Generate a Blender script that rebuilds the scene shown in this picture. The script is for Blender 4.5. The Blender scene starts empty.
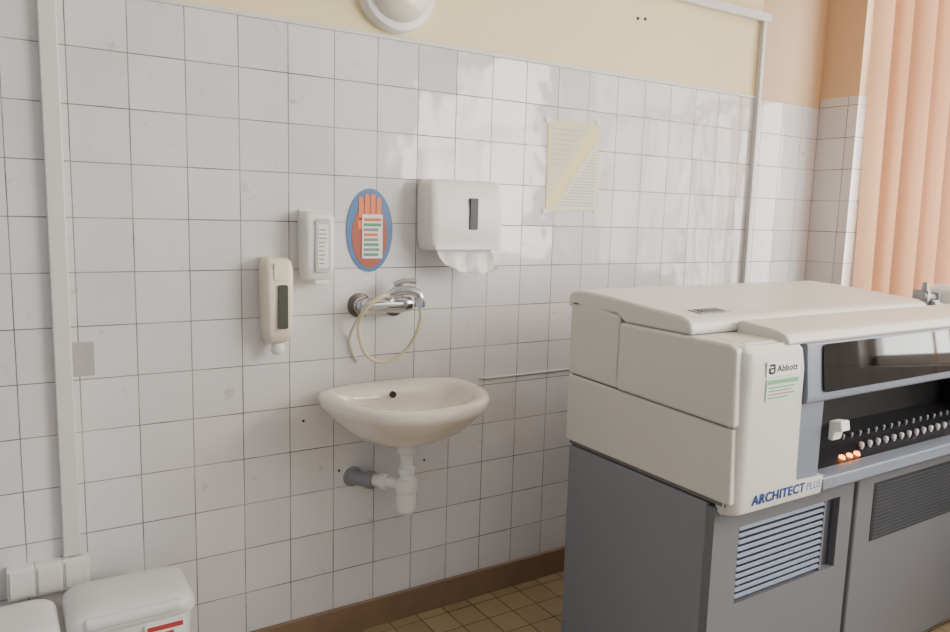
import bpy, bmesh, math, random
from mathutils import Matrix, Vector
random.seed(4)
COL=bpy.context.scene.collection

# ---------------------------------------------------------------- materials
def s2l(c):
    return tuple((x/12.92 if x<=.04045 else ((x+.055)/1.055)**2.4) for x in [v/255 for v in c])
MC={}
def mat(name,rgb,rough=.5,metal=0,noise=.06,nscale=9,bump=0,bscale=60,emit=0,spec=.5,coat=0,alpha=None):
    if name in MC: return MC[name]
    m=bpy.data.materials.new(name); m.use_nodes=True; nt=m.node_tree; N=nt.nodes; L=nt.links
    b=N["Principled BSDF"]; c=s2l(rgb)
    tc=N.new("ShaderNodeTexCoord"); no=N.new("ShaderNodeTexNoise"); no.inputs["Scale"].default_value=nscale; no.inputs["Detail"].default_value=5
    L.new(tc.outputs["Object"],no.inputs["Vector"])
    mx=N.new("ShaderNodeMix"); mx.data_type='RGBA'
    mx.inputs[6].default_value=(*[x*(1-noise) for x in c],1); mx.inputs[7].default_value=(*[min(1,x*(1+noise)) for x in c],1)
    L.new(no.outputs["Fac"],mx.inputs[0]); L.new(mx.outputs[2],b.inputs["Base Color"])
    b.inputs["Roughness"].default_value=rough; b.inputs["Metallic"].default_value=metal
    b.inputs["Specular IOR Level"].default_value=spec; b.inputs["Coat Weight"].default_value=coat
    if bump:
        n2=N.new("ShaderNodeTexNoise"); n2.inputs["Scale"].default_value=bscale; L.new(tc.outputs["Object"],n2.inputs["Vector"])
        bp=N.new("ShaderNodeBump"); bp.inputs["Strength"].default_value=bump; bp.inputs["Distance"].default_value=.002
        L.new(n2.outputs["Fac"],bp.inputs["Height"]); L.new(bp.outputs["Normal"],b.inputs["Normal"])
    if emit:
        b.inputs["Emission Color"].default_value=(*c,1); b.inputs["Emission Strength"].default_value=emit
    MC[name]=m; return m
def tile_mat(name,axes,size,off,c1,c2,grout,mort,rough=.2,tilt=0,stain=0):
    m=bpy.data.materials.new(name); m.use_nodes=True; nt=m.node_tree; N=nt.nodes; L=nt.links; b=N["Principled BSDF"]
    tc=N.new("ShaderNodeTexCoord"); sp=N.new("ShaderNodeSeparateXYZ"); L.new(tc.outputs["Object"],sp.inputs[0])
    cb=N.new("ShaderNodeCombineXYZ"); L.new(sp.outputs[axes[0]],cb.inputs[0]); L.new(sp.outputs[axes[1]],cb.inputs[1])
    mp=N.new("ShaderNodeMapping"); mp.inputs["Location"].default_value=(off[0],off[1],0); L.new(cb.outputs[0],mp.inputs[0])
    br=N.new("ShaderNodeTexBrick"); br.offset=0; br.squash=1; br.offset_frequency=1
    br.inputs["Color1"].default_value=(*s2l(c1),1); br.inputs["Color2"].default_value=(*s2l(c2),1)
    gn=N.new("ShaderNodeTexNoise"); gn.inputs["Scale"].default_value=5; gn.inputs["Detail"].default_value=6; L.new(tc.outputs["Object"],gn.inputs["Vector"])
    gr=N.new("ShaderNodeMapRange"); gr.inputs[1].default_value=.35; gr.inputs[2].default_value=.65; L.new(gn.outputs["Fac"],gr.inputs[0])
    gm=N.new("ShaderNodeMix"); gm.data_type='RGBA'; gm.inputs[6].default_value=(*s2l([v*.66 for v in grout]),1); gm.inputs[7].default_value=(*s2l([min(255,v*1.32) for v in grout]),1)
    L.new(gr.outputs[0],gm.inputs[0]); L.new(gm.outputs[2],br.inputs["Mortar"])
    br.inputs["Scale"].default_value=1; br.inputs["Mortar Size"].default_value=mort; br.inputs["Mortar Smooth"].default_value=.15
    br.inputs["Brick Width"].default_value=size; br.inputs["Row Height"].default_value=size; br.inputs["Bias"].default_value=-.2
    L.new(mp.outputs[0],br.inputs["Vector"])
    no=N.new("ShaderNodeTexNoise"); no.inputs["Scale"].default_value=2.2; no.inputs["Detail"].default_value=8; L.new(tc.outputs["Object"],no.inputs["Vector"])
    rp=N.new("ShaderNodeMapRange"); rp.inputs[1].default_value=.3; rp.inputs[2].default_value=.7; rp.inputs[3].default_value=.89; rp.inputs[4].default_value=1.03
    L.new(no.outputs["Fac"],rp.inputs[0])
    mu=N.new("ShaderNodeVectorMath"); mu.operation='SCALE'; L.new(br.outputs["Color"],mu.inputs[0]); L.new(rp.outputs[0],mu.inputs["Scale"])
    last=mu.outputs[0]
    if stain:
        sn=N.new("ShaderNodeTexNoise"); sn.inputs["Scale"].default_value=14; sn.inputs["Detail"].default_value=9; sn.inputs["Roughness"].default_value=.7; L.new(tc.outputs["Object"],sn.inputs["Vector"])
        sr=N.new("ShaderNodeMapRange"); sr.inputs[1].default_value=.61; sr.inputs[2].default_value=.71; sr.inputs[4].default_value=stain; L.new(sn.outputs["Fac"],sr.inputs[0])
        sm=N.new("ShaderNodeMix"); sm.data_type='RGBA'; sm.inputs[7].default_value=(*s2l((128,120,112)),1); L.new(sr.outputs[0],sm.inputs[0]); L.new(last,sm.inputs[6]); last=sm.outputs[2]
    L.new(last,b.inputs["Base Color"])
    rr=N.new("ShaderNodeMapRange"); rr.inputs[3].default_value=rough; rr.inputs[4].default_value=.8; L.new(br.outputs["Fac"],rr.inputs[0]); L.new(rr.outputs[0],b.inputs["Roughness"])
    inv=N.new("ShaderNodeMath"); inv.operation='MULTIPLY_ADD'; inv.inputs[1].default_value=-1; inv.inputs[2].default_value=1; L.new(br.outputs["Fac"],inv.inputs[0])
    n2=N.new("ShaderNodeTexNoise"); n2.inputs["Scale"].default_value=9; n2.inputs["Detail"].default_value=1; L.new(tc.outputs["Object"],n2.inputs["Vector"])
    ad=N.new("ShaderNodeMath"); ad.operation='MULTIPLY_ADD'; ad.inputs[1].default_value=3.6; L.new(n2.outputs["Fac"],ad.inputs[0]); L.new(inv.outputs[0],ad.inputs[2])
    bp=N.new("ShaderNodeBump"); bp.inputs["Strength"].default_value=.5; bp.inputs["Distance"].default_value=.0015
    L.new(ad.outputs[0],bp.inputs["Height"])
    if tilt:
        sc=N.new("ShaderNodeVectorMath"); sc.operation='SCALE'; sc.inputs["Scale"].default_value=1/size; L.new(mp.outputs[0],sc.inputs[0])
        fl=N.new("ShaderNodeVectorMath"); fl.operation='FLOOR'; L.new(sc.outputs[0],fl.inputs[0])
        wn=N.new("ShaderNodeTexWhiteNoise"); wn.noise_dimensions='3D'; L.new(fl.outputs[0],wn.inputs["Vector"])
        sb=N.new("ShaderNodeVectorMath"); sb.operation='SUBTRACT'; sb.inputs[1].default_value=(.5,.5,.5); L.new(wn.outputs["Color"],sb.inputs[0])
        s2=N.new("ShaderNodeVectorMath"); s2.operation='SCALE'; s2.inputs["Scale"].default_value=tilt; L.new(sb.outputs[0],s2.inputs[0])
        a2=N.new("ShaderNodeVectorMath"); a2.operation='ADD'; L.new(bp.outputs["Normal"],a2.inputs[0]); L.new(s2.outputs[0],a2.inputs[1])
        nn=N.new("ShaderNodeVectorMath"); nn.operation='NORMALIZE'; L.new(a2.outputs[0],nn.inputs[0]); L.new(nn.outputs[0],b.inputs["Normal"])
    else: L.new(bp.outputs["Normal"],b.inputs["Normal"])
    return m
TILE=tile_mat("wall_tile",("X","Z"),.15,(6,-2.04+6),(225,223,224),(215,213,214),(132,126,122),.0016,.085,.03,.45)
TILE_Y=tile_mat("wall_tile_side",("Y","Z"),.15,(6,-2.04+6),(220,216,213),(209,205,202),(122,115,108),.0018,.12,.03,.35)
FLOORM=tile_mat("floor_tile",("X","Y"),.11,(6.05,6),(160,142,110),(142,125,97),(88,77,62),.0026,.35,0,.55)
PAINT=mat("yellow_paint",(232,218,172),.6,noise=.05,nscale=3,bump=.15,bscale=90)
BEIGE=mat("beige_glow_paint",(208,178,142),.6,noise=.05,nscale=3)
CEIL=mat("ceiling_paint",(235,232,224),.8)
BROWN=mat("brown_baseboard",(132,107,84),.35,noise=.18,nscale=14)
WHITE_PL=mat("white_plastic",(230,228,225),.35,noise=.03)
BINPL=mat("bin_plastic",(214,214,215),.4,noise=.03)
TRIMW=mat("trim_paint",(212,210,207),.4,noise=.04)
CREAM_PL=mat("cream_plastic",(230,222,200),.28,noise=.03)
CERAM=mat("cream_ceramic",(230,224,213),.12,noise=.04,nscale=5,coat=.4)
CHROME=mat("chrome",(205,205,208),.14,metal=1)
BRASS=mat("dull_metal",(110,106,100),.35,metal=1)
STEEL=mat("brushed_steel",(150,152,156),.4,metal=.6)
DARK=mat("dark_plastic",(38,38,40),.35)
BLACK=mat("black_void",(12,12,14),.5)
HOSE=mat("hose_rubber",(216,206,168),.3,noise=.05)
PVC=mat("white_pvc",(230,229,228),.35,noise=.02)
PVCG=mat("grey_pvc",(136,138,142),.45)
MCREAM=mat("analyzer_cream",(208,206,200),.42,noise=.02,bump=.12,bscale=400)
MCREAM2=mat("analyzer_light",(213,211,206),.38,noise=.02)
MGREY=mat("cabinet_grey",(126,130,138),.5,noise=.03,bump=.15,bscale=500)
MGREY2=mat("cabinet_front_grey",(108,110,116),.5,noise=.03,bump=.15,bscale=500)
MBLUE=mat("frame_blue_grey",(120,128,141),.4,noise=.03)
SLAT=mat("slat_blue_grey",(112,123,144),.5,noise=.03)
GLASSB=mat("black_glass",(10,11,14),.05,noise=.0,coat=.5)
PAPER=mat("white_paper",(236,235,232),.8,noise=.02)
SEAM=mat("seam_dark",(112,111,108),.7)

# ---------------------------------------------------------------- builders
class B:
    def __init__(s): s.bm=bmesh.new(); s.mi=0
    def _tag(s,faces):
        for f in faces: f.material_index=s.mi
    def box(s,lo,hi,rot=None,piv=None):
        lo=Vector(lo); hi=Vector(hi); r=bmesh.ops.create_cube(s.bm,size=1); c=(lo+hi)/2; d=hi-lo
        for v in r['verts']:
            v.co=Vector((c[i]+v.co[i]*d[i] for i in range(3)))
            if rot is not None:
                p=Vector(piv) if piv is not None else c; v.co=p+rot@(v.co-p)
        s._tag({f for v in r['verts'] for f in v.link_faces}); return s
    def prism(s,poly,axis,a,b):
        def P(q,t):
            if axis==0: return Vector((t,q[0],q[1]))
            if axis==1: return Vector((q[0],t,q[1]))
            return Vector((q[0],q[1],t))
        A=[s.bm.verts.new(P(q,a)) for q in poly]; Bv=[s.bm.verts.new(P(q,b)) for q in poly]; n=len(poly); fs=[]
        fs.append(s.bm.faces.new(A)); fs.append(s.bm.faces.new(Bv[::-1]))
        for i in range(n): fs.append(s.bm.faces.new([A[i],Bv[i],Bv[(i+1)%n],A[(i+1)%n]]))
        s._tag(fs); return s
    def tube(s,pts,r,seg=14,closed=False,cap=True):
        pts=[Vector(p) for p in pts]; n=len(pts); rr=r if isinstance(r,(list,tuple)) else [r]*n; rings=[]; up=None
        for i,p in enumerate(pts):
            if closed: t=(pts[(i+1)%n]-pts[i-1]).normalized()
            else: t=(pts[min(i+1,n-1)]-pts[max(i-1,0)]).normalized()
            if up is None:
                up=Vector((0,0,1)) if abs(t.z)<.9 else Vector((1,0,0))
            u=(up-t*up.dot(t)).normalized(); up=u; w=t.cross(u)
            rings.append([s.bm.verts.new(p+(u*math.cos(2*math.pi*k/seg)+w*math.sin(2*math.pi*k/seg))*rr[i]) for k in range(seg)])
        fs=[]
        for i in range(n if closed else n-1):
            a=rings[i]; b=rings[(i+1)%n]
            for k in range(seg): fs.append(s.bm.faces.new([a[k],a[(k+1)%seg],b[(k+1)%seg],b[k]]))
        if cap and not closed: fs.append(s.bm.faces.new(rings[0][::-1])); fs.append(s.bm.faces.new(rings[-1]))
        s._tag(fs); return s
    def lathe(s,prof,c,axis='Z',seg=32):
        c=Vector(c); rings=[]; fs=[]
        for r,h in prof:
            ring=[]
            for k in range(seg):
                a=2*math.pi*k/seg; x,y=r*math.cos(a),r*math.sin(a)
                v={'Z':Vector((x,y,h)),'Y':Vector((x,h,y)),'X':Vector((h,x,y))}[axis]
                ring.append(s.bm.verts.new(c+v))
            rings.append(ring)
        for i in range(len(rings)-1):
            for k in range(seg): fs.append(s.bm.faces.new([rings[i][k],rings[i][(k+1)%seg],rings[i+1][(k+1)%seg],rings[i+1][k]]))
        fs.append(s.bm.faces.new(rings[0][::-1])); fs.append(s.bm.faces.new(rings[-1])); s._tag(fs); return s
    def loft(s,rings,cap=True):
        R=[[s.bm.verts.new(Vector(p)) for p in r] for r in rings]; n=len(R[0]); fs=[]
        for i in range(len(R)-1):
            for k in range(n): fs.append(s.bm.faces.new([R[i][k],R[i][(k+1)%n],R[i+1][(k+1)%n],R[i+1][k]]))
        if cap: fs.append(s.bm.faces.new(R[0][::-1])); fs.append(s.bm.faces.new(R[-1]))
        s._tag(fs); return s
    def m(s,i): s.mi=i; return s
    def done(s,name,mats,parent=None,bevel=0,seg=3,smooth=True,label=None,angle=40):
        bmesh.ops.recalc_face_normals(s.bm,faces=s.bm.faces[:])
        me=bpy.data.meshes.new(name)
        s.bm.to_mesh(me); s.bm.free()
        for mm in (mats if isinstance(mats,(list,tuple)) else [mats]): me.materials.append(mm)
        o=bpy.data.objects.new(name,me); COL.objects.link(o)
        if smooth:
            for p in me.polygons: p.use_smooth=True
            if not bevel: me.set_sharp_from_angle(angle=math.radians(angle))
        if bevel:
            md=o.modifiers.new("bevel",'BEVEL'); md.width=bevel; md.segments=seg; md.limit_method='ANGLE'; md.angle_limit=math.radians(30)
            wn=o.modifiers.new("wn",'WEIGHTED_NORMAL'); wn.keep_sharp=False
        if parent is not None:
            o.parent=parent; o.matrix_parent_inverse=Matrix.Translation(parent.location).inverted()
        if label: o["label"]=label
        return o
def thing(name,loc,label,cat,group=None):
    e=bpy.data.objects.new(name,None); e.location=loc; e.empty_display_size=.05; COL.objects.link(e)
    e["label"]=label; e["category"]=cat
    if group: e["group"]=group
    return e
def top(o,label,cat,group=None):
    o["label"]=label; o["category"]=cat
    if group: o["group"]=group
    return o
def struct(o): o["kind"]="structure"; return o
def text(name,body,size,loc,mtl,parent,width,shear=0,bold=0,extr=.0003):
    cu=bpy.data.curves.new(name,'FONT'); cu.body=body; cu.size=size; cu.shear=shear; cu.offset=bold; cu.extrude=extr; cu.space_character=1.10
    t=bpy.data.objects.new("tmp",cu); COL.objects.link(t); bpy.context.view_layer.update()
    me=bpy.data.meshes.new_from_object(t.evaluated_get(bpy.context.evaluated_depsgraph_get()))
    COL.objects.unlink(t); bpy.data.objects.remove(t)
    xs=[v.co.x for v in me.vertices]; x0=min(xs); f=width/(max(xs)-x0)
    for v in me.vertices: v.co.x=(v.co.x-x0)*f
    M=Matrix.Translation(Vector(loc))@Matrix.Rotation(math.radians(90),4,'X')
    me.transform(M); me.materials.clear(); me.materials.append(mtl); me.name=name
    o=bpy.data.objects.new(name,me); COL.objects.link(o)
    if parent is not None: o.parent=parent; o.matrix_parent_inverse=Matrix.Translation(parent.location).inverted()
    return o
def ell(cx,cz,rx,rz,n=48): return [(cx+rx*math.cos(2*math.pi*i/n),cz+rz*math.sin(2*math.pi*i/n)) for i in range(n)]
def rrect(x0,z0,x1,z1,r,n=6):
    out=[]
    for cx,cz,a0 in ((x1-r,z1-r,0),(x0+r,z1-r,90),(x0+r,z0+r,180),(x1-r,z0+r,270)):
        for i in range(n+1):
            a=math.radians(a0+90*i/n); out.append((cx+r*math.cos(a),cz+r*math.sin(a)))
    return out
def catmull(P,n=8):
    P=[Vector(p) for p in P]; out=[]; N=len(P)
    for i in range(N-1):
        p0,p1,p2,p3=P[max(i-1,0)],P[i],P[i+1],P[min(i+2,N-1)]
        for k in range(n):
            t=k/n; out.append(.5*((2*p1)+(p2-p0)*t+(2*p0-5*p1+4*p2-p3)*t*t+(3*p1-p0-3*p2+p3)*t**3))
    out.append(P[-1])
    return out
def lerp_tab(tab,u):
    for (a,va),(b_,vb) in zip(tab,tab[1:]):
        if u<=b_:
            t=(u-a)/(b_-a); t=t*t*(3-2*t); return va+(vb-va)*t
    return tab[-1][1]

# ---------------------------------------------------------------- room
XC=2.98; SILL=.98
b=B(); b.box((-2.6,0,0),(XC+.3,.12,2.04)); b.m(1).box((-2.6,0,2.04),(2.50,.12,3.0)); b.m(2).box((2.50,0,2.04),(XC+.3,.12,3.0))  # beige right of trim has the blind's orange glow mixed into its colour
struct(b.done("wall_back",[TILE,PAINT,BEIGE],smooth=False))
b=B()
b.box((XC,-5.2,0),(XC+.25,0,SILL)).box((XC,-.2,SILL),(XC+.25,0,2.08)).box((XC,-2.24,SILL),(XC+.20,-1.99,2.08))  # middle pier is unseen, added to darken part of the visor glass reflection
b.m(1).box((XC,-.2,2.08),(XC+.25,0,3)).box((XC,-5.2,2.75),(XC+.25,-.2,3)).box((XC,-5.2,SILL),(XC+.25,-5.0,2.75)).box((XC,-2.24,2.08),(XC+.20,-1.99,2.75))
struct(b.done("wall_window_side",[TILE_Y,BEIGE],smooth=False))
struct(B().box((-2.6,-5.2,-.1),(XC+.25,.12,0)).done("floor",FLOORM,smooth=False))
struct(B().box((-2.6,-5.2,3.0),(XC+.25,.12,3.1)).done("ceiling",CEIL,smooth=False))
struct(B().box((-2.6,-.016,0),(XC,0,.104)).done("baseboard_back",BROWN,bevel=.003))
struct(B().box((XC-.016,-5.0,0),(XC,-.016,.104)).done("baseboard_window_side",BROWN,bevel=.003))
struct(B().box((-2.6,-.006,2.036),(2.49,0,2.050)).done("trim_1",TRIMW,bevel=.002))
struct(B().box((2.486,-.022,1.0),(2.508,0,2.40)).done("trim_2",TRIMW,bevel=.003))
struct(B().box((1.2,-.03,2.372),(2.53,0,2.41)).done("trim_3",TRIMW,bevel=.003))
b=B()
for y0,y1 in ((-.24,-.2),(-1.99,-1.95),(-2.28,-2.24),(-3.6,-3.54),(-5.0,-4.94)): b.box((XC+.08,y0,SILL),(XC+.14,y1,2.75))
b.box((XC+.08,-5.0,SILL),(XC+.14,-.2,SILL+.05)).box((XC+.08,-5.0,2.69),(XC+.14,-.2,2.75)).box((XC+.09,-5,2.1),(XC+.13,-.2,2.14))
struct(b.done("window_1",WHITE_PL,bevel=.004))

struct(B().box((-.362,-.026,.49),(-.318,0,3.0)).done("trim_4",TRIMW,bevel=.004))
for i,(x0,x1) in enumerate(((-.500,-.4335),(-.4330,-.3665),(-.3660,-.300))):
    t=thing("socket_outlet",((x0+x1)/2,0,.44),"white plastic surface socket box on the tiled wall","socket",group="socket outlets beside the bins")
    B().box((x0,-.036,.398),(x1,0,.487)).done("socket_body",WHITE_PL,t,bevel=.003)
    B().box((x0+.006,-.041,.406),(x1-.006,-.0365,.479)).done("socket_cover",WHITE_PL,t,bevel=.002)
top(B().box((-.321,-.0015,1.0),(-.262,0,1.097)).done("tape_patch",mat("grey_tape",(172,170,168),.35,noise=.1,nscale=60),bevel=.0004),"square of grey tape stuck on the tiles","tape")
top(B().tube([(1.03,-.004,.870),(1.06,-.004,.866),(1.3,-.004,.866),(1.7,-.004,.866)],.0035).done("wall_cable",TRIMW),"thin pale cable running along the tiled wall","cable")
for x,z in ((1.735,2.272),(1.775,2.276)):
    top(B().lathe([(.001,-.004),(.006,-.004),(.007,0)],(x,0,z),'Y',12).done("wall_plug",DARK),"small dark plug hole in the yellow wall","wall plug","plug holes")
for x,z in ((.47,.60),(.80,.585),(.345,.79),(.745,.72)):
    top(B().lathe([(.001,-.002),(.004,-.002),(.0045,0)],(x,0,z),'Y',10).done("wall_plug",DARK),"small dark drilled hole in a wall tile","wall plug","drilled holes")

t=thing("wall_lamp",(.655,0,2.19),"round white bulkhead lamp with ribbed glass on the yellow wall","lamp")
B().lathe([(.135,0),(.135,-.03),(.128,-.042),(.108,-.046)],(.655,0,2.19),'Y',48).done("lamp_base",WHITE_PL,t)
B().lathe([(.108,-.044),(.104,-.06),(.085,-.082),(.05,-.094),(.005,-.098)],(.655,0,2.19),'Y',48).done("lamp_shade",mat("frosted_glass",(222,218,204),.2,coat=.3),t)

# ---------------------------------------------------------------- soap dispensers
t=thing("soap_dispenser",(.243,0,1.19),"cream plastic soap dispenser with a dark level window","soap dispenser")
rings=[]
for z,w,d in ((1.066,.026,.055),(1.075,.034,.075),(1.12,.041,.088),(1.22,.043,.092),(1.295,.043,.09),(1.318,.040,.082),(1.330,.032,.066)):
    rings.append([(.243+px*w,-abs(d)*(.5-.5*pz) ,z) for px,pz in rrect(-1,-1,1,1,.35,5)])
B().loft(rings).done("dispenser_body",CREAM_PL,t,angle=60)
B().prism(rrect(.234,1.115,.264,1.250,.006),1,-.098,-.088).done("level_window",mat("smoky_window",(78,78,70),.15),t,bevel=.001)
B().prism(rrect(.222,1.262,.266,1.318,.01),1,-.094,-.086).done("lock_cover",CREAM_PL,t,bevel=.002)
B().lathe([(.014,1.066),(.020,1.058),(.022,1.040),(.016,1.031),(.003,1.029)],(.245,-.055,0),'Z',20).done("push_button",WHITE_PL,t)

t=thing("soap_dispenser",(.372,0,1.36),"small white plastic wall dispenser with a printed label","soap dispenser")
rings=[]
for z,w,d in ((1.258,.036,.05),(1.264,.043,.072),(1.30,.048,.082),(1.42,.048,.084),(1.455,.048,.08),(1.468,.044,.07),(1.474,.036,.055)):
    rings.append([(.374+px*w,-abs(d)*(.5-.5*pz) ,z) for px,pz in rrect(-1,-1,1,1,.3,5)])
B().loft(rings).done("dispenser_body",WHITE_PL,t,angle=60)
B().prism(rrect(.354,1.285,.404,1.452,.012),1,-.089,-.080).done("dispenser_cover",mat("clear_grey_plastic",(196,197,200),.15),t,bevel=.002)
b=B(); b.prism(rrect(.362,1.30,.396,1.435,.003),1,-.0905,-.0885)
b.m(1)
for i in range(9): b.box((.365,-.0915,1.312+i*.013),(.365+random.uniform(.015,.026),-.0900,1.3155+i*.013))
b.done("printed_label",[PAPER,mat("grey_print",(140,140,142),.7)],t)
B().box((.352,-.088,1.245),(.398,-.03,1.262)).done("push_lever",WHITE_PL,t,bevel=.005)
B().box((.330,-.006,1.25),(.418,.001,1.48)).done("wall_plate",WHITE_PL,t,bevel=.002)

# oval notice
t=thing("oval_notice",(.575,0,1.415),"oval blue notice with orange hand and printed white panel","notice")
B().prism(ell(.575,1.415,.084,.138),1,-.003,0).done("notice_board",mat("notice_blue",(66,112,164),.35,noise=.1),t)
b=B(); OR=mat("notice_orange",(226,120,66),.4); OR2=mat("notice_brown",(162,80,56),.4)
b.prism(ell(.575,1.398,.064,.108),1,-.0042,-.003)
b.m(1)
for i in range(4):
    h=1.530+.010*(1-abs(i-1.5)); x0=.534+i*.0212
    b.prism([(x0,1.45),(x0+.0175,1.45),(x0+.0175,h-.006),(x0+.0145,h),(x0+.003,h),(x0,h-.006)],1,-.0052,-.0042)
b.box((.531,-.0052,1.42),(.618,-.0042,1.455))
b.done("notice_picture",[OR2,OR],t)
b=B(); b.prism(rrect(.546,1.322,.620,1.468,.003),1,-.0072,-.0052)
cols=[mat("print_red",(226,120,76),.6),mat("print_green",(84,160,120),.6),mat("print_grey",(140,142,146),.6)]
for r in range(8):
    b.m(1+(0 if r in (7,4) else 1 if r in (6,2,0) else 2)); b.box((.551,-.0078,1.330+r*.0165),(.551+random.uniform(.050,.064),-.0072,1.340+r*.0165))
b.done("notice_panel",[PAPER]+cols,t)

# towel dispenser
t=thing("paper_towel_dispenser",(.89,0,1.47),"white plastic paper towel dispenser with a paper towel hanging out","towel dispenser")
rings=[]
cx=.892
for z,w,d in ((1.352,.120,.085),(1.358,.134,.108),(1.40,.142,.118),(1.50,.144,.116),(1.565,.143,.108),(1.583,.138,.10),(1.592,.128,.086)):
    rings.append([(cx+px*w,-abs(d)*(.5-.5*pz) ,z) for px,pz in rrect(-1,-1,1,1,.2,6)])
B().loft(rings).done("dispenser_body",WHITE_PL,t,angle=60)
B().prism(rrect(.894,1.425,.926,1.532,.004),1,-.1225,-.112).done("level_window",mat("dark_window",(34,37,38),.45),t,bevel=.001)
B().prism(rrect(cx-.132,1.356,cx+.132,1.372,.005),1,-.123,-.104).done("front_lip",WHITE_PL,t,bevel=.002)
b=B(); P=[]
drop=[(0,.046),(.10,.062),(.35,.084),(.70,.090),(.92,.086),(1,.066)]
for j in range(19):
    v=j/18; row=[]
    for i in range(71):
        u=i/70; x=.775+u*.226+.020*v
        fold=abs(((u*2.6+.25*v+.1)%1)-.5)*2
        y=-.088-.022*fold*v-.006*math.sin(u*17+v*8)*v-.014*v
        z=1.362-v*lerp_tab(drop,u)
        row.append(b.bm.verts.new((x,y,z)))
    P.append(row)
for j in range(18):
    for i in range(70): b.bm.faces.new([P[j][i],P[j][i+1],P[j+1][i+1],P[j+1][i]])
tw=b.done("paper_towel",mat("towel_paper",(232,231,229),.9,bump=.8,bscale=34),t,smooth=True,angle=80); sm=tw.modifiers.new("sol",'SOLIDIFY'); sm.thickness=.0012

# poster
t=thing("wall_poster",(1.43,0,1.67),"yellow and white printed paper poster taped to the tiles","poster")
q=[(1.304,1.834),(1.560,1.850),(1.572,1.504),(1.308,1.494)]
YEL=mat("poster_yellow",(222,212,148),.3,spec=.4,bump=.3,bscale=22); 
b=B(); b.prism(q[::-1],1,-.002,-.0005)
b.m(1).prism([(1.310,1.535),(1.310,1.825),(1.525,1.842)][::-1],1,-.0028,-.002)
b.m(2).prism([(1.345,1.502),(1.556,1.782),(1.562,1.508)],1,-.0028,-.002)
b.done("poster_sheet",[YEL,mat("poster_pale",(204,200,170),.3,spec=.4,bump=.3,bscale=22),mat("poster_white",(216,214,202),.3,spec=.4,bump=.3,bscale=22)],t,smooth=False)
b=B()
for r in range(21):
    z=1.520+r*.0118; xs=1.375+r*.0092
    if xs<1.54: b.box((xs,-.0032,z),(min(1.550,xs+random.uniform(.12,.19)),-.0028,z+.0045))
b.done("poster_print",mat("poster_text",(180,178,162),.4),t,smooth=False)
b=B()
for r in range(8): b.box((1.325,-.0032,1.806-r*.019),(1.325+.145-r*.016,-.0028,1.811-r*.019))
b.done("poster_heading",mat("poster_text",(180,178,162),.4),t,smooth=False)
for x,z in ((1.308,1.838),(1.556,1.846),(1.31,1.498),(1.565,1.508)):
    B().box((x-.015,-.0042,z-.009),(x+.015,-.0034,z+.009)).done("tape_piece",mat("clear_tape",(220,219,206),.2),t)

# ---------------------------------------------------------------- faucet
t=thing("wall_faucet",(.64,0,1.18),"chrome wall-mounted mixer tap above the basin","faucet")
b=B()
FX=(.540,.668)
for x in FX:
    b.lathe([(.030,-.006),(.030,-.012),(.022,-.016),(.020,-.03),(.027,-.032),(.027,-.052),(.018,-.054)],(x,0,1.165),'Y',24)
b.tube([(.520,-.064,1.165),(.528,-.064,1.165),(.55,-.064,1.168),(.61,-.064,1.170),(.66,-.064,1.172),(.695,-.064,1.172),(.704,-.064,1.172)],[.016,.023,.029,.025,.030,.026,.018],18)
b.done("mixer_body",CHROME,t)
for x in FX: B().lathe([(.042,0),(.042,-.006),(.026,-.014)],(x,0,1.165),'Y',24).done("wall_flange",BRASS,t)
sp=catmull([(.615,-.062,1.185),(.618,-.078,1.205),(.638,-.10,1.220),(.668,-.12,1.222),(.694,-.13,1.210),(.700,-.132,1.185)],6)
b=B(); b.tube(sp,[.0155]*len(sp),14)
b.tube([(.700,-.132,1.19),(.700,-.132,1.168)],.018,14)
b.done("spout",CHROME,t)
b=B(); b.tube([(.655,-.06,1.185),(.656,-.062,1.230)],[.026,.022],16); b.tube([(.640,-.06,1.236),(.668,-.078,1.250),(.705,-.095,1.250)],[.012,.011,.009],12)
b.done("lever_handle",CHROME,t)
hp=catmull([(.700,-.132,1.172),(.705,-.128,1.13),(.698,-.10,1.06),(.662,-.07,1.000),(.60,-.055,.975),(.545,-.05,1.005),(.518,-.05,1.07),(.514,-.07,1.13),(.535,-.10,1.18),(.57,-.11,1.205),(.60,-.10,1.205)],8)
top(B().tube(hp,.0060,12).done("rubber_hose",HOSE),"pale rubber hose looped from the tap spout","hose")
hp=catmull([(.524,-.060,1.150),(.506,-.035,1.10),(.503,-.006,1.05),(.516,-.006,1.0),(.533,-.006,.975)],8)
top(B().tube(hp,.0052,12).done("rubber_hose",mat("hose_clear",(206,202,180),.25)),"short translucent hose end hanging beside the tap","hose")

# ---------------------------------------------------------------- basin
t=thing("wash_basin",(.63,0,.80),"cream ceramic wall-hung wash basin below a wall tap","basin")
BX=.626
def ring(w,d,y0,z,flat,n=64,p=2.25,cx=BX):
    pts=[]
    for i in range(n):
        a=2*math.pi*i/n; c=math.cos(a); s=math.sin(a)
        if s>0:
            x=cx+w*math.copysign(abs(c)**(2/2.4),c); y=y0+flat*abs(s)**(2/3.0)
        else:
            x=cx+w*math.copysign(abs(c)**(2/p),c); y=y0-d*abs(s)**(2/p)
        pts.append((x,y,z))
    return pts
b=B(); rings=[]
rings.append(ring(.045,.050,-.165,.730,.05))
rings.append(ring(.095,.105,-.16,.735,.10))
rings.append(ring(.150,.165,-.15,.754,.14))
rings.append(ring(.200,.225,-.15,.790,.1495))
rings.append(ring(.238,.270,-.15,.830,.1499))
rings.append(ring(.258,.296,-.15,.856,.1499))
rings.append(ring(.266,.305,-.15,.866,.1499))
rings.append(ring(.270,.309,-.15,.876,.1499))
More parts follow.
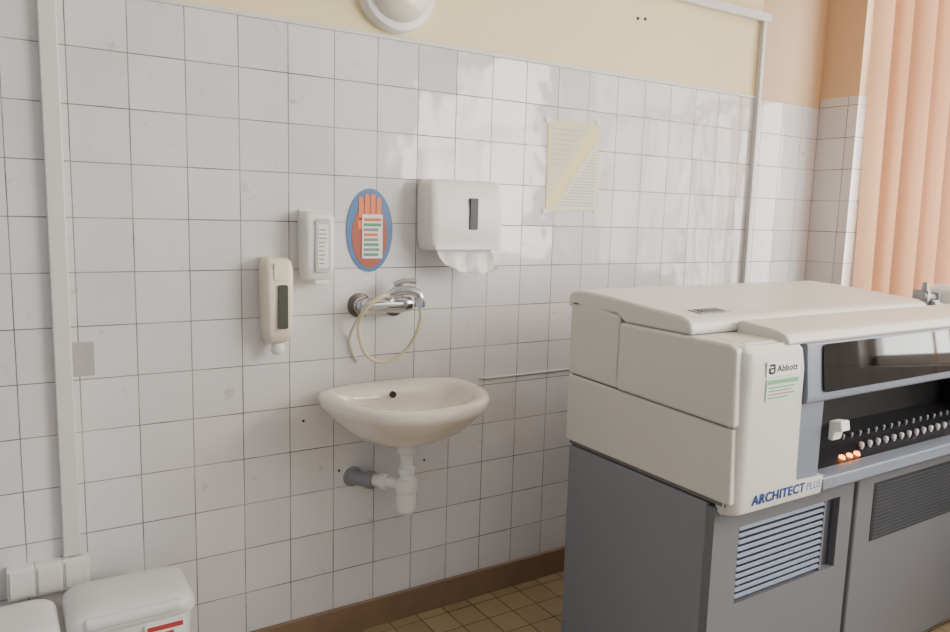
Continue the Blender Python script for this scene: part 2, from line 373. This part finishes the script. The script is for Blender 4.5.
rings.append(ring(.270,.309,-.15,.894,.1499))
rings.append(ring(.265,.304,-.15,.901,.148))
rings.append(ring(.250,.289,-.15,.904,.125))
rings.append(ring(.230,.264,-.152,.902,.070))
rings.append(ring(.220,.252,-.155,.893,.060))
rings.append(ring(.200,.227,-.155,.858,.055))
rings.append(ring(.160,.178,-.160,.810,.048))
rings.append(ring(.10,.11,-.17,.782,.040))
rings.append(ring(.022,.022,-.19,.774,.02))
b.loft(rings); b.done("basin_bowl",CERAM,t,angle=75)
B().lathe([(.001,.7745),(.016,.7745),(.024,.778),(.026,.7765)],(BX,-.19,0),'Z',24).done("drain_ring",CHROME,t)
B().lathe([(.001,-.014),(.011,-.014),(.012,0)],(BX-.006,-.092,.872),'Y',16).done("overflow_hole",DARK,t)

t=thing("drain_trap",(.64,-.17,.56),"white plastic drain trap under the basin with grey wall pipe","drain pipe")
TX=.640
b=B()
b.lathe([(.030,.732),(.034,.716),(.034,.690),(.024,.684),(.021,.66),(.021,.64),(.028,.636),(.028,.618),(.023,.614),(.023,.60),(.036,.596),(.037,.57),(.035,.556),(.031,.552),(.033,.52),(.032,.49),(.024,.478),(.01,.474)],(TX,-.17,0),'Z',28)
b.done("trap_body",PVC,t,angle=30)
b=B(); b.tube([(TX,-.17,.578),(.615,-.135,.576),(.575,-.08,.573),(.545,-.045,.572)],.0195,18); b.tube([(.595,-.11,.575),(.585,-.096,.5745)],.027,18)
b.done("outlet_pipe",PVC,t,angle=30)
b=B(); b.tube([(.567,-.07,.572),(.552,-.052,.572),(.551,-.051,.572),(.515,-.004,.571)],[.031,.031,.026,.026],20); b.lathe([(.036,0),(.034,-.006),(.026,-.010)],(.521,0,.571),'Y',24)
b.done("wall_connector",PVCG,t,angle=30)

# ---------------------------------------------------------------- bins
def bin_(x0,x1,y0,y1,label,red):
    t=thing("waste_bin",((x0+x1)/2,(y0+y1)/2,0),label,"bin",group="bins against the wall")
    cx=(x0+x1)/2; cy=(y0+y1)/2; w=(x1-x0)/2; d=(y1-y0)/2
    def rg(z,sw,sd,oy=0,r=.32): return [(cx+px*sw,cy+oy+py*sd,z) for px,py in rrect(-1,-1,1,1,r,7)]
    B().loft([rg(0,w*.78,d*.80),rg(.02,w*.80,d*.82),rg(.405,w*.94,d*.94)]).done("bin_body",BINPL,t,angle=50)
    B().loft([rg(.404,w*.97,d*.97),rg(.407,w,d),rg(.428,w*1.0,d*1.0),rg(.441,w*.97,d*.96),rg(.452,w*.90,d*.88),rg(.459,w*.76,d*.72),rg(.463,w*.5,d*.5)]).done("bin_lid",BINPL,t,angle=55)
    B().box((cx-w*.78,y0-.005,.414),(cx+w*.78,y0+.05,.448)).done("lid_flap",BINPL,t,bevel=.014,seg=4)
    if red:
        yf=cy-d*.93
        b=B(); b.box((cx+.022,yf-.008,.322),(cx+.122,yf+.010,.394)); b.m(1)
        b.box((cx+.028,yf-.0095,.376),(cx+.116,yf-.007,.389))
        b.box((cx+.028,yf-.0095,.358),(cx+.092,yf-.007,.368)); b.box((cx+.028,yf-.0095,.335),(cx+.072,yf-.007,.352))
        b.done("bin_sticker",[PAPER,mat("sticker_red",(178,58,62),.5)],t,smooth=False)
bin_(-.378,-.070,-.338,-.115,"white plastic lidded waste bin with a red sticker",True)
bin_(-.695,-.392,-.375,-.150,"white plastic lidded waste bin beside another bin",False)

# ---------------------------------------------------------------- analyzer
A=thing("laboratory_analyzer",(1.8,-.76,0),"large cream and grey floor-standing laboratory analyzer with a sample bay","analyzer")
XL,XR=1.08,2.55
B().box((XL+.008,-1.040,.02),(XR,-.465,.735)).done("base_cabinet",MGREY,A,bevel=.006)
B().box((XL+.03,-1.02,0),(XR-.03,-.5,.03)).done("base_plinth",DARK,A)
yd0,yd1=-1.068,-1.040
hx0,hx1,hz0,hz1=1.195,1.665,.430,.655
b=B(); b.box((XL+.010,yd0,.03),(hx0,yd1,.728)).box((hx1,yd0,.03),(1.735,yd1,.728)).box((hx0,yd0,.03),(hx1,yd1,hz0)).box((hx0,yd0,hz1),(hx1,yd1,.728))
b.done("cabinet_door",MGREY2,A,smooth=False)
B().box((1.760,yd0,.03),(XR,yd1,.728)).done("cabinet_door",MGREY2,A,bevel=.008)
VD=mat("vent_dark",(40,43,48),.6)
B().box((hx0,-1.046,hz0),(hx1,-1.0405,hz1)).done("vent_recess",mat("vent_shade",(56,61,72),.6),A,smooth=False)
b=B(); n=11
for i in range(n):
    z=hz0+.010+i*.0198; R=Matrix.Rotation(math.radians(-25),3,'X')
    b.box((hx0+.004,-1.066,z-.0010),(hx1-.075,-1.048,z+.0110),rot=R)
b.done("vent_grille",SLAT,A,bevel=.002)
B().box((hx1-.075,-1.066,hz0+.002),(hx1-.066,-1.046,hz1-.002)).done("vent_divider",MGREY2,A)
b=B(); b.box((1.85,-1.070,.47),(2.50,-1.0675,.665)); b.m(1)
for i in range(15): b.box((1.86,-1.0725,.477+i*.0125),(2.49,-1.0698,.4822+i*.0125))
b.done("vent_grille",[VD,mat("vent_mesh",(66,69,75),.7)],A,smooth=False)
b=B()
b.prism([(-.465,.74),(-.465,1.20),(-.68,1.17),(-.93,1.165),(-.93,.74)],0,XL+.008,XR)
b.box((XL+.008,-1.10,.74),(1.31,-.92,1.165))
b.done("housing_core",SEAM,A,bevel=.003)
B().prism([(-.455,.752),(-.455,.971),(-.70,.965),(-1.110,.953),(-1.118,.752)],0,XL,XL+.05).done("lower_side_panel",MCREAM,A,bevel=.006)
B().prism([(-.452,.976),(-.452,1.205),(-.47,1.215),(-.678,1.190),(-.680,.970)],0,XL+.001,XL+.05).done("rear_side_panel",MCREAM,A,bevel=.007)
B().prism([(-.684,.969),(-.684,1.172),(-1.09,1.172),(-1.108,1.16),(-1.116,.957)],0,XL-.006,XL+.05).done("upper_side_panel",MCREAM,A,bevel=.010)
b=B(); b.box((XL+.045,-1.095,1.150),(1.36,-.45,1.172)).box((1.35,-1.0,1.150),(XR,-.45,1.172)).box((XR-.03,-.95,.75),(XR+.005,-.45,1.172)); b.done("top_deck",MCREAM2,A,bevel=.006)
XF=1.332
def arc():
    out=[(XL+.004,-1.10)]
    for i in range(9):
        a=math.radians(180+90*i/8); out.append((XL+.045+.035*math.cos(a),-1.095+.035*math.sin(a)))
    return out
def fr(z,k,xr): return [(x, -1.06+(y+1.06)*k, z) for x,y in arc()+[(xr,-1.132),(xr,-1.06),(XL+.02,-1.06)]]
XB=1.460
b=B()
b.loft([fr(.720,.80,XB),fr(.726,.95,XB),fr(.736,1.0,XB),fr(.778,1.0,XB),fr(.782,1.0,XF+.004),fr(.815,1.0,XF),fr(1.10,1.0,XF-.006),fr(1.15,.92,XF-.012),fr(1.168,.7,XF-.016)])
b.done("corner_fascia",MCREAM2,A,angle=28)
b=B(); b.prism([(-.93,.735),(-.93,1.0),(-1.127,1.0),(-1.127,.9),(-1.127,.735)],0,XF-.03,1.440); b.done("bay_column",MBLUE,A,bevel=.004)
b=B(); b.prism([(-.95,.745),(-.95,.762),(-1.10,.776),(-1.134,.768),(-1.138,.735),(-1.12,.720),(-1.05,.720),(-1.05,.745)],0,1.456,XR); b.done("bay_ledge",MBLUE,A,bevel=.004)
b=B(); b.prism([(-1.00,1.00),(-1.00,1.165),(-1.105,1.168),(-1.130,1.160),(-1.144,1.02),(-1.142,1.002),(-1.132,.996)],0,XF+.003,XR); b.done("visor_frame",MBLUE,A,bevel=.003)
# glass panel with rounded corners on the sloping frame
b=B(); P0=Vector((0,-1.1345,1.157)); P1=Vector((0,-1.1485,1.026)); H=(P1-P0).length; dn=(P1-P0).normalized(); nn_=Vector((0,-dn.z*-1,0)); nrm=Vector((0,dn.z,-dn.y)); 
if nrm.y>0: nrm=-nrm
fr_=[];bk=[]
for px,pz in rrect(1.400,0,XR-.03,H,.014,6):
    base=Vector((px,P0.y,P0.z))+dn*pz
    fr_.append(base+nrm*.0015); bk.append(base-nrm*.006)
b.loft([bk,fr_]); b.done("visor_glass",GLASSB,A,angle=30)
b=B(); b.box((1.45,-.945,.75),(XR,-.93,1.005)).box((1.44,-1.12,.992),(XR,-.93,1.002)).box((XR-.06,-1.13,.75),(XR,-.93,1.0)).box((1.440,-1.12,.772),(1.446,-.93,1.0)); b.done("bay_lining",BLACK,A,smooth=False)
b=B(); b.prism([(-.945,.765),(-.945,.84),(-1.02,.80),(-1.09,.776),(-1.09,.765)],0,1.446,XR-.06); b.done("bay_floor",mat("bay_floor",(30,30,33),.4),A,smooth=False)
CAP=mat("tube_cap",(216,216,218),.4)
for i in range(16):
    x=1.775+i*.046
    b=B(); b.lathe([(.0055,.775),(.0055,.793),(.0080,.794),(.0080,.803),(.0055,.807)],(x,-1.055,0),'Z',12); b.done("tube_cap",CAP,A)
for i in range(16):
    x=1.755+i*.046
    b=B(); b.lathe([(.0038,.80),(.0038,.813),(.0052,.814),(.0052,.820),(.0035,.823)],(x,-1.005,0),'Z',10); b.done("tube_cap",mat("tube_cap_dull",(150,151,154),.5),A)
for x in (1.645,1.684,1.723):
    B().lathe([(.010,.775),(.010,.783),(.007,.789),(.002,.791)],(x,-1.072,0),'Z',14).done("indicator_light",mat("amber_lamp",(255,136,44),.4,emit=9),A,label="glowing orange indicator light")
b=B(); b.prism([(-1.130,.935),(-1.165,.94),(-1.17,.912),(-1.15,.907),(-1.145,.880),(-1.130,.880)],0,1.466,1.508); b.done("bay_handle",PAPER,A,bevel=.004,label="small white plastic handle")
b=B(); b.prism([(-.955,1.162),(-.955,1.203),(-.97,1.207),(-1.07,1.198),(-1.108,1.188),(-1.124,1.170),(-1.12,1.160),(-1.0,1.160)],0,1.265,XR-.14); b.done("front_hood",MCREAM2,A,bevel=.006,seg=4)
b=B(); b.prism([(-.435,1.192),(-.435,1.226),(-.452,1.242),(-.485,1.250),(-.60,1.246),(-.915,1.222),(-.942,1.212),(-.953,1.194),(-.953,1.173),(-.70,1.173),(-.66,1.195)],0,XL+.001,2.30); b.done("top_lid",MCREAM2,A,bevel=.010,seg=5)
b=B(); b.prism([(-.862,1.221),(-.862,1.2285),(-.915,1.2245),(-.915,1.216)],0,1.165,1.285)
b.m(1)
for i in range(3): b.prism([(-.870-i*.013,1.2285-i*.0010),(-.870-i*.013,1.2300-i*.0010),(-.879-i*.013,1.2293-i*.0010),(-.879-i*.013,1.2278-i*.0010)],0,1.18,1.27)
b.done("lid_latch",[mat("latch_grey",(150,152,156),.4),mat("latch_dark",(90,92,98),.5)],A,smooth=False)
YF=-1.1335
b=B(); b.prism(rrect(1.168,1.087,1.306,1.126,.003),1,YF,YF+.003); b.done("maker_badge",PAPER,A,smooth=False)
INK=mat("ink_black",(20,20,24),.4)
b=B()
b.prism(rrect(1.175,1.093,1.202,1.120,.008),1,YF-.0006,YF); b.m(1); b.prism(rrect(1.183,1.099,1.194,1.106,.003),1,YF-.0012,YF-.0006); b.box((1.174,YF-.0012,1.1105),(1.193,YF-.0006,1.1138))
b.done("maker_emblem",[INK,PAPER],A,smooth=False)
text("maker_lettering","Abbott",.025,(1.209,YF-.0003,1.098),INK,A,.086,bold=.0005)
b=B(); b.prism(rrect(1.172,1.022,1.306,1.080,.002),1,YF,YF+.003); b.m(1)
b.box((1.176,YF-.0004,1.066),(1.302,YF,1.077))
for i in range(4): b.m(2 if i!=1 else 3); b.box((1.180,YF-.0004,1.028+i*.009),(1.180+random.uniform(.07,.112),YF,1.0315+i*.009))
b.done("inspection_sticker",[mat("sticker_pale_green",(196,222,206),.5),mat("sticker_green",(110,170,126),.5),mat("sticker_text",(130,148,138),.6),mat("sticker_text_red",(190,110,100),.6)],A,smooth=False)
BL=mat("logo_blue",(22,66,130),.4); BL2=mat("logo_light_blue",(70,128,192),.4)
text("model_lettering","ARCHITECT",.036,(1.152,-1.1322,.746),BL,A,.226,shear=.06,bold=.0009)
text("model_suffix","PLUS",.032,(1.386,-1.1322,.746),BL2,A,.064,shear=.06)

t=thing("metal_bracket",(2.42,-.88,1.172),"small grey metal hinged bracket standing on the analyzer top","bracket")
B().box((2.352,-.935,1.172),(2.462,-.84,1.184)).done("bracket_base",STEEL,t,bevel=.003)
b=B(); b.box((2.358,-.915,1.184),(2.376,-.86,1.250)).box((2.435,-.915,1.184),(2.452,-.86,1.240)); b.tube([(2.345,-.90,1.232),(2.458,-.895,1.218)],.014,14); b.box((2.38,-.925,1.190),(2.43,-.90,1.215))
b.tube([(2.37,-.93,1.205),(2.44,-.925,1.198)],.008,12)
b.done("bracket_arm",STEEL,t,bevel=.002)
B().tube([(2.364,-.90,1.248),(2.364,-.90,1.280)],[.013,.009],14).done("bracket_knob",STEEL,t)
top(B().prism([(2.475,1.172),(2.54,1.172),(2.54,1.262),(2.50,1.268),(2.478,1.250)],1,-.95,-.86).done("paper_roll_box",PAPER,bevel=.008),"small white box on the analyzer beside the bracket","box")

# ---------------------------------------------------------------- blind
cm=bpy.data.materials.new("peach_blind_fabric"); cm.use_nodes=True; N=cm.node_tree.nodes; L=cm.node_tree.links
pb=N["Principled BSDF"]; pb.inputs["Roughness"].default_value=.9
wv=N.new("ShaderNodeTexNoise"); wv.inputs["Scale"].default_value=200; tc=N.new("ShaderNodeTexCoord"); L.new(tc.outputs["Object"],wv.inputs["Vector"])
mx=N.new("ShaderNodeMix"); mx.data_type='RGBA'; mx.inputs[6].default_value=(*s2l((186,138,108)),1); mx.inputs[7].default_value=(*s2l((202,156,124)),1); L.new(wv.outputs["Fac"],mx.inputs[0]); L.new(mx.outputs[2],pb.inputs["Base Color"])
tr=N.new("ShaderNodeBsdfTranslucent"); tr.inputs[0].default_value=(*s2l((208,166,130)),1)
ms=N.new("ShaderNodeMixShader"); ms.inputs[0].default_value=.5; L.new(pb.outputs[0],ms.inputs[1]); L.new(tr.outputs[0],ms.inputs[2]); L.new(ms.outputs[0],N["Material Output"].inputs[0])
T=thing("window_blind",(2.87,-1.0,1.1),"peach-orange fabric vertical blind hanging over the window","window blind")
y=-.366; k=0
while y>-1.68:
    tiltw=random.uniform(-.60,.20); off=random.uniform(-.014,.014)
    b=B(); rows=[]
    wdt=.127; ang=math.radians(54)+tiltw
    for zi in range(7):
        z=SILL+.02+zi*(2.70-SILL-.02)/6; row=[]
        aa=ang+.12*math.sin(zi*.5+k*1.3)
        for i in range(7):
            s=(i/6-.5)*wdt; bow=.012*(1-(2*i/6-1)**2)
            yy=y-.035*(1-zi/6)*max(0,1-k*.12)-s*math.sin(aa)+bow*math.cos(aa); xx=2.87+off+s*math.cos(aa)+bow*math.sin(aa)
            row.append(b.bm.verts.new((xx,yy,z)))
        rows.append(row)
    for j in range(6):
        for i in range(6): b.bm.faces.new([rows[j][i],rows[j][i+1],rows[j+1][i+1],rows[j+1][i]])
    b.done("blind_slat",cm,T,angle=80)
    y-=.088; k+=1
B().box((2.85,-1.80,2.70),(2.89,-.22,2.745)).done("blind_rail",TRIMW,T,bevel=.003)

# ---------------------------------------------------------------- light
w=bpy.data.worlds.new("world"); bpy.context.scene.world=w; w.use_nodes=True
w.node_tree.nodes["Background"].inputs[0].default_value=(.88,.92,1,1); w.node_tree.nodes["Background"].inputs[1].default_value=.60
def area(name,loc,rot,sx,sy,e,c):
    l=bpy.data.lights.new(name,'AREA'); l.shape='RECTANGLE'; l.size=sx; l.size_y=sy; l.energy=e; l.color=c
    o=bpy.data.objects.new(name,l); o.location=loc; o.rotation_euler=rot; COL.objects.link(o); return o
area("window_daylight",(3.25,-3.5,1.95),(0,math.radians(90),0),1.6,2.4,225,(1,.96,.90))
area("added_glint_light",(3.24,-2.42,2.45),(0,math.radians(90),0),.34,.30,26,(1,.97,.93))  # small lamp added only to put a glint on the upper tiles
area("outdoor_daylight",(3.6,-1.35,2.0),(0,math.radians(90),0),2.2,2.5,175,(1,.97,.93))

# ---------------------------------------------------------------- camera
cd=bpy.data.cameras.new("camera"); co=bpy.data.objects.new("camera",cd); COL.objects.link(co)
cd.sensor_width=36; cd.lens=36*751.9/950; cd.clip_start=.05
co.matrix_world=Matrix.Translation((-.4784,-2.3201,1.483))@Matrix.Rotation(-.568,4,'Z')@Matrix.Rotation(1.4345,4,'X')@Matrix.Rotation(.0283,4,'Z')
bpy.context.scene.camera=co
